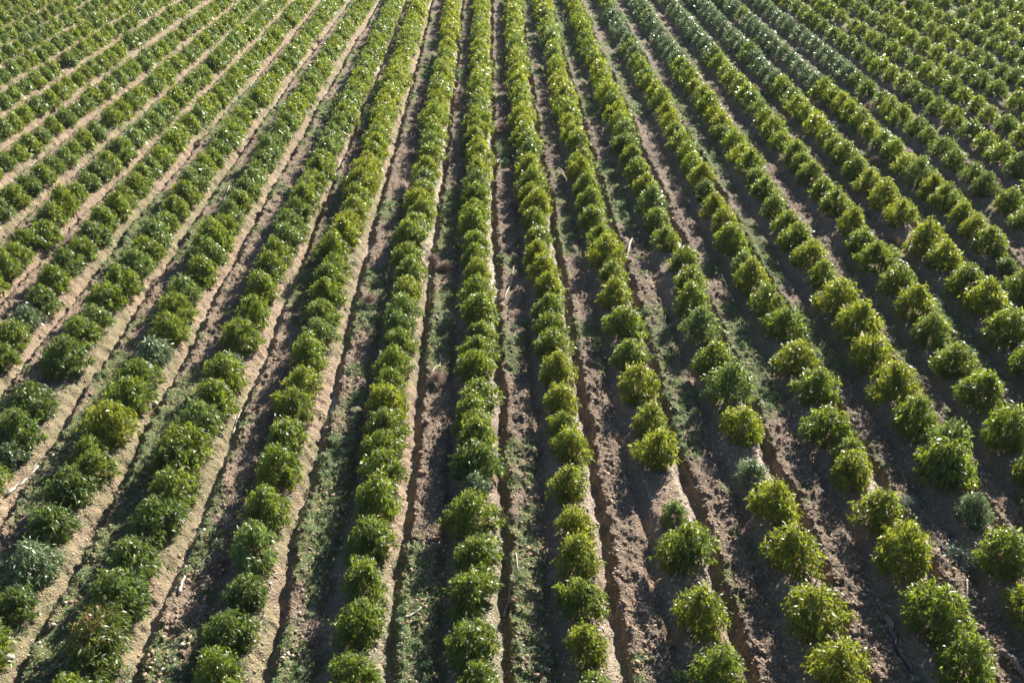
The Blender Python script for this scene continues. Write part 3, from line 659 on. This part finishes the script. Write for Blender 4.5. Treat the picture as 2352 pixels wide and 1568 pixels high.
# the forked dead branch right of the middle
P0 = place(1684, 797, .05); r = np.random.default_rng(77); parts = []
def lift(P, zs): return np.array([[x, y, gh(x, y)+z] for (x, y), z in zip(P, zs)])
a = lift([place(1684, 797, .3), place(1652, 822, .2), place(1618, 846, .1)], [.30, .16, .06]); parts.append(tube(a, [.022, .035, .045], 7))
a = lift([place(1618, 846, .1), place(1628, 868, .05), place(1640, 892, .05)], [.06, .05, .04]); parts.append(tube(a, [.045, .03, .015], 7))
a = lift([place(1660, 816, .2), place(1662, 800, .3), place(1664, 788, .4)], [.19, .30, .42]); parts.append(tube(a, [.02, .014, .006], 6))
a = lift([place(1684, 797, .3), place(1698, 796, .3), place(1708, 799, .3)], [.30, .30, .28]); parts.append(tube(a, [.014, .01, .004], 6))
V, Q, T = merge(parts); c0 = V[0].copy()
tag(link('fallen_branch', mesh_from('fallen_branch', V-c0, quads=Q, tris=T, mat=M['deadwood'], smooth=True), loc=c0),
    'forked Y-shaped pale dead branch right of the 2nd row right of the upright row', 'branch', 'dead sticks lying between the rows')

# single larger stones
ROCK = [(27,1650,.17,'rounded pale stone in the bottom left corner'), (457,1616,.085,'pale stone near the bottom edge between 2nd and 3rd rows left'),
        (408,1676,.075,'small round white stone lowest in the left furrow'), (435,1649,.07,'greyish stone among weeds above the lowest white stone'),
        (157,1353,.10,'pinkish stone on the ridge at the left, beside a silvery tree'), (384,998,.20,'flat grey boulder in furrow between 3rd and 4th rows left'),
        (395,475,.20,'grey-brown stone between far rows at the upper left'), (510,1327,.09,'cream stone beside 2nd row left of the upright row'),
        (1247,405,.13,'dark round stone just right of the upright row')]
def rock_mesh(seed):
    r = np.random.default_rng(seed); n1, n2 = 8, 12; V = [[0, 0, 1.0]]
    for i in range(1, n1):
        for j in range(n2):
            a, b_ = math.pi*i/n1, 2*math.pi*j/n2; V.append([math.sin(a)*math.cos(b_), math.sin(a)*math.sin(b_), math.cos(a)])
    V.append([0, 0, -1.0]); V = np.array(V)
    V *= (1+0.22*(noise(V[:, 0]*1.7+V[:, 2], V[:, 1]*1.7, seed))+0.12*noise(V[:, 0]*4, V[:, 1]*4+V[:, 2]*3, seed+1))[:, None]; V[:, 2] *= 0.72
    Q = [[1+i*n2+j, 1+(i+1)*n2+j, 1+(i+1)*n2+(j+1) % n2, 1+i*n2+(j+1) % n2] for i in range(n1-2) for j in range(n2)]
    T = [[0, 1+j, 1+(j+1) % n2] for j in range(n2)]+[[len(V)-1, 1+(n1-2)*n2+(j+1) % n2, 1+(n1-2)*n2+j] for j in range(n2)]
    return mesh_from('field_stone', V, quads=Q, tris=T, mat=M['boulder'], smooth=True)
for i, (x, y, s, lab) in enumerate(ROCK):
    X, D = place(x, y, 0.05); o = link('field_stone', rock_mesh(i+3), loc=(X, D, gh(X, D)+s*0.3)); s *= 0.7; o.scale = (s*1.15, s*0.9, s); o.rotation_euler = (0, 0, i*1.1)
    tag(o, lab, 'stone')

# muddy water standing in the trenches
PUD = [([(800,1065),(808,1020),(815,985)],.13,'cloudy water in the trench'), ([(285,850),(318,804),(350,757)],.12,''), ([(0,760),(50,705),(100,652)],.12,''), ([(1645,350),(1660,385)],.14,''), ([(1000,288),(1016,262)],.14,''), ([(190,745),(215,712)],.1,'')]
for pl, w, lab in PUD:
    P = np.array([place(x, y, -0.15) for x, y in pl]); s = np.linspace(0, len(P)-1, 24)
    P = np.stack([np.interp(s, np.arange(len(P)), P[:, j]) for j in range(2)], 1)
    k = round(float(np.mean(row_k(P[:, 0], P[:, 1])))-0.29)
    cx = np.array([float(row_x(k, d)) for d in P[:, 1]])+0.92
    us = np.linspace(-0.3, 0.3, 13); zz = ground(cx[:, None]+us[None], np.repeat(P[:, 1][:, None], 13, 1))[0]
    jx = zz.argmin(1); cx = cx+np.convolve(np.pad(us[jx], 2, 'edge'), np.ones(5)/5, 'valid'); zl = float(np.median(zz.min(1)))+0.035
    ww = w*np.sin(np.linspace(0.05, math.pi-0.05, 24))**0.5*1.5
    V = np.concatenate([np.stack([cx-ww, P[:, 1], np.full(24, zl)], 1), np.stack([cx+ww, P[:, 1], np.full(24, zl)], 1)])
    Q = np.array([[i, 24+i, 25+i, i+1] for i in range(23)])
    tag(link('puddle', mesh_from('puddle', V, quads=Q, mat=M['water'])), kind='structure')

# ------------------------------------------------------------------ thin haze over the field
HZ = True
if HZ:
    hv = np.array([(x, y, z) for z in (-2.5, 22.0) for x, y in ((-3600, -100), (3600, -100), (3600, 4100), (-3600, 4100))], float)
    hf = np.array([[3, 2, 1, 0], [4, 5, 6, 7], [0, 1, 5, 4], [1, 2, 6, 5], [2, 3, 7, 6], [3, 0, 4, 7]])
    hm = bpy.data.materials.new('haze_air'); hm.use_nodes = True; nt = hm.node_tree
    nt.nodes.remove(nt.nodes['Principled BSDF']); pv = nt.nodes.new('ShaderNodeVolumePrincipled')
    pv.inputs['Color'].default_value = (0.86, 0.92, 1.0, 1); pv.inputs['Density'].default_value = 0.0001
    nt.links.new(pv.outputs[0], nt.nodes['Material Output'].inputs['Volume'])
    tag(link('haze', mesh_from('haze', hv, quads=hf, mat=hm)), 'thin pale haze hanging over the far end of the field', 'haze', kind='stuff')
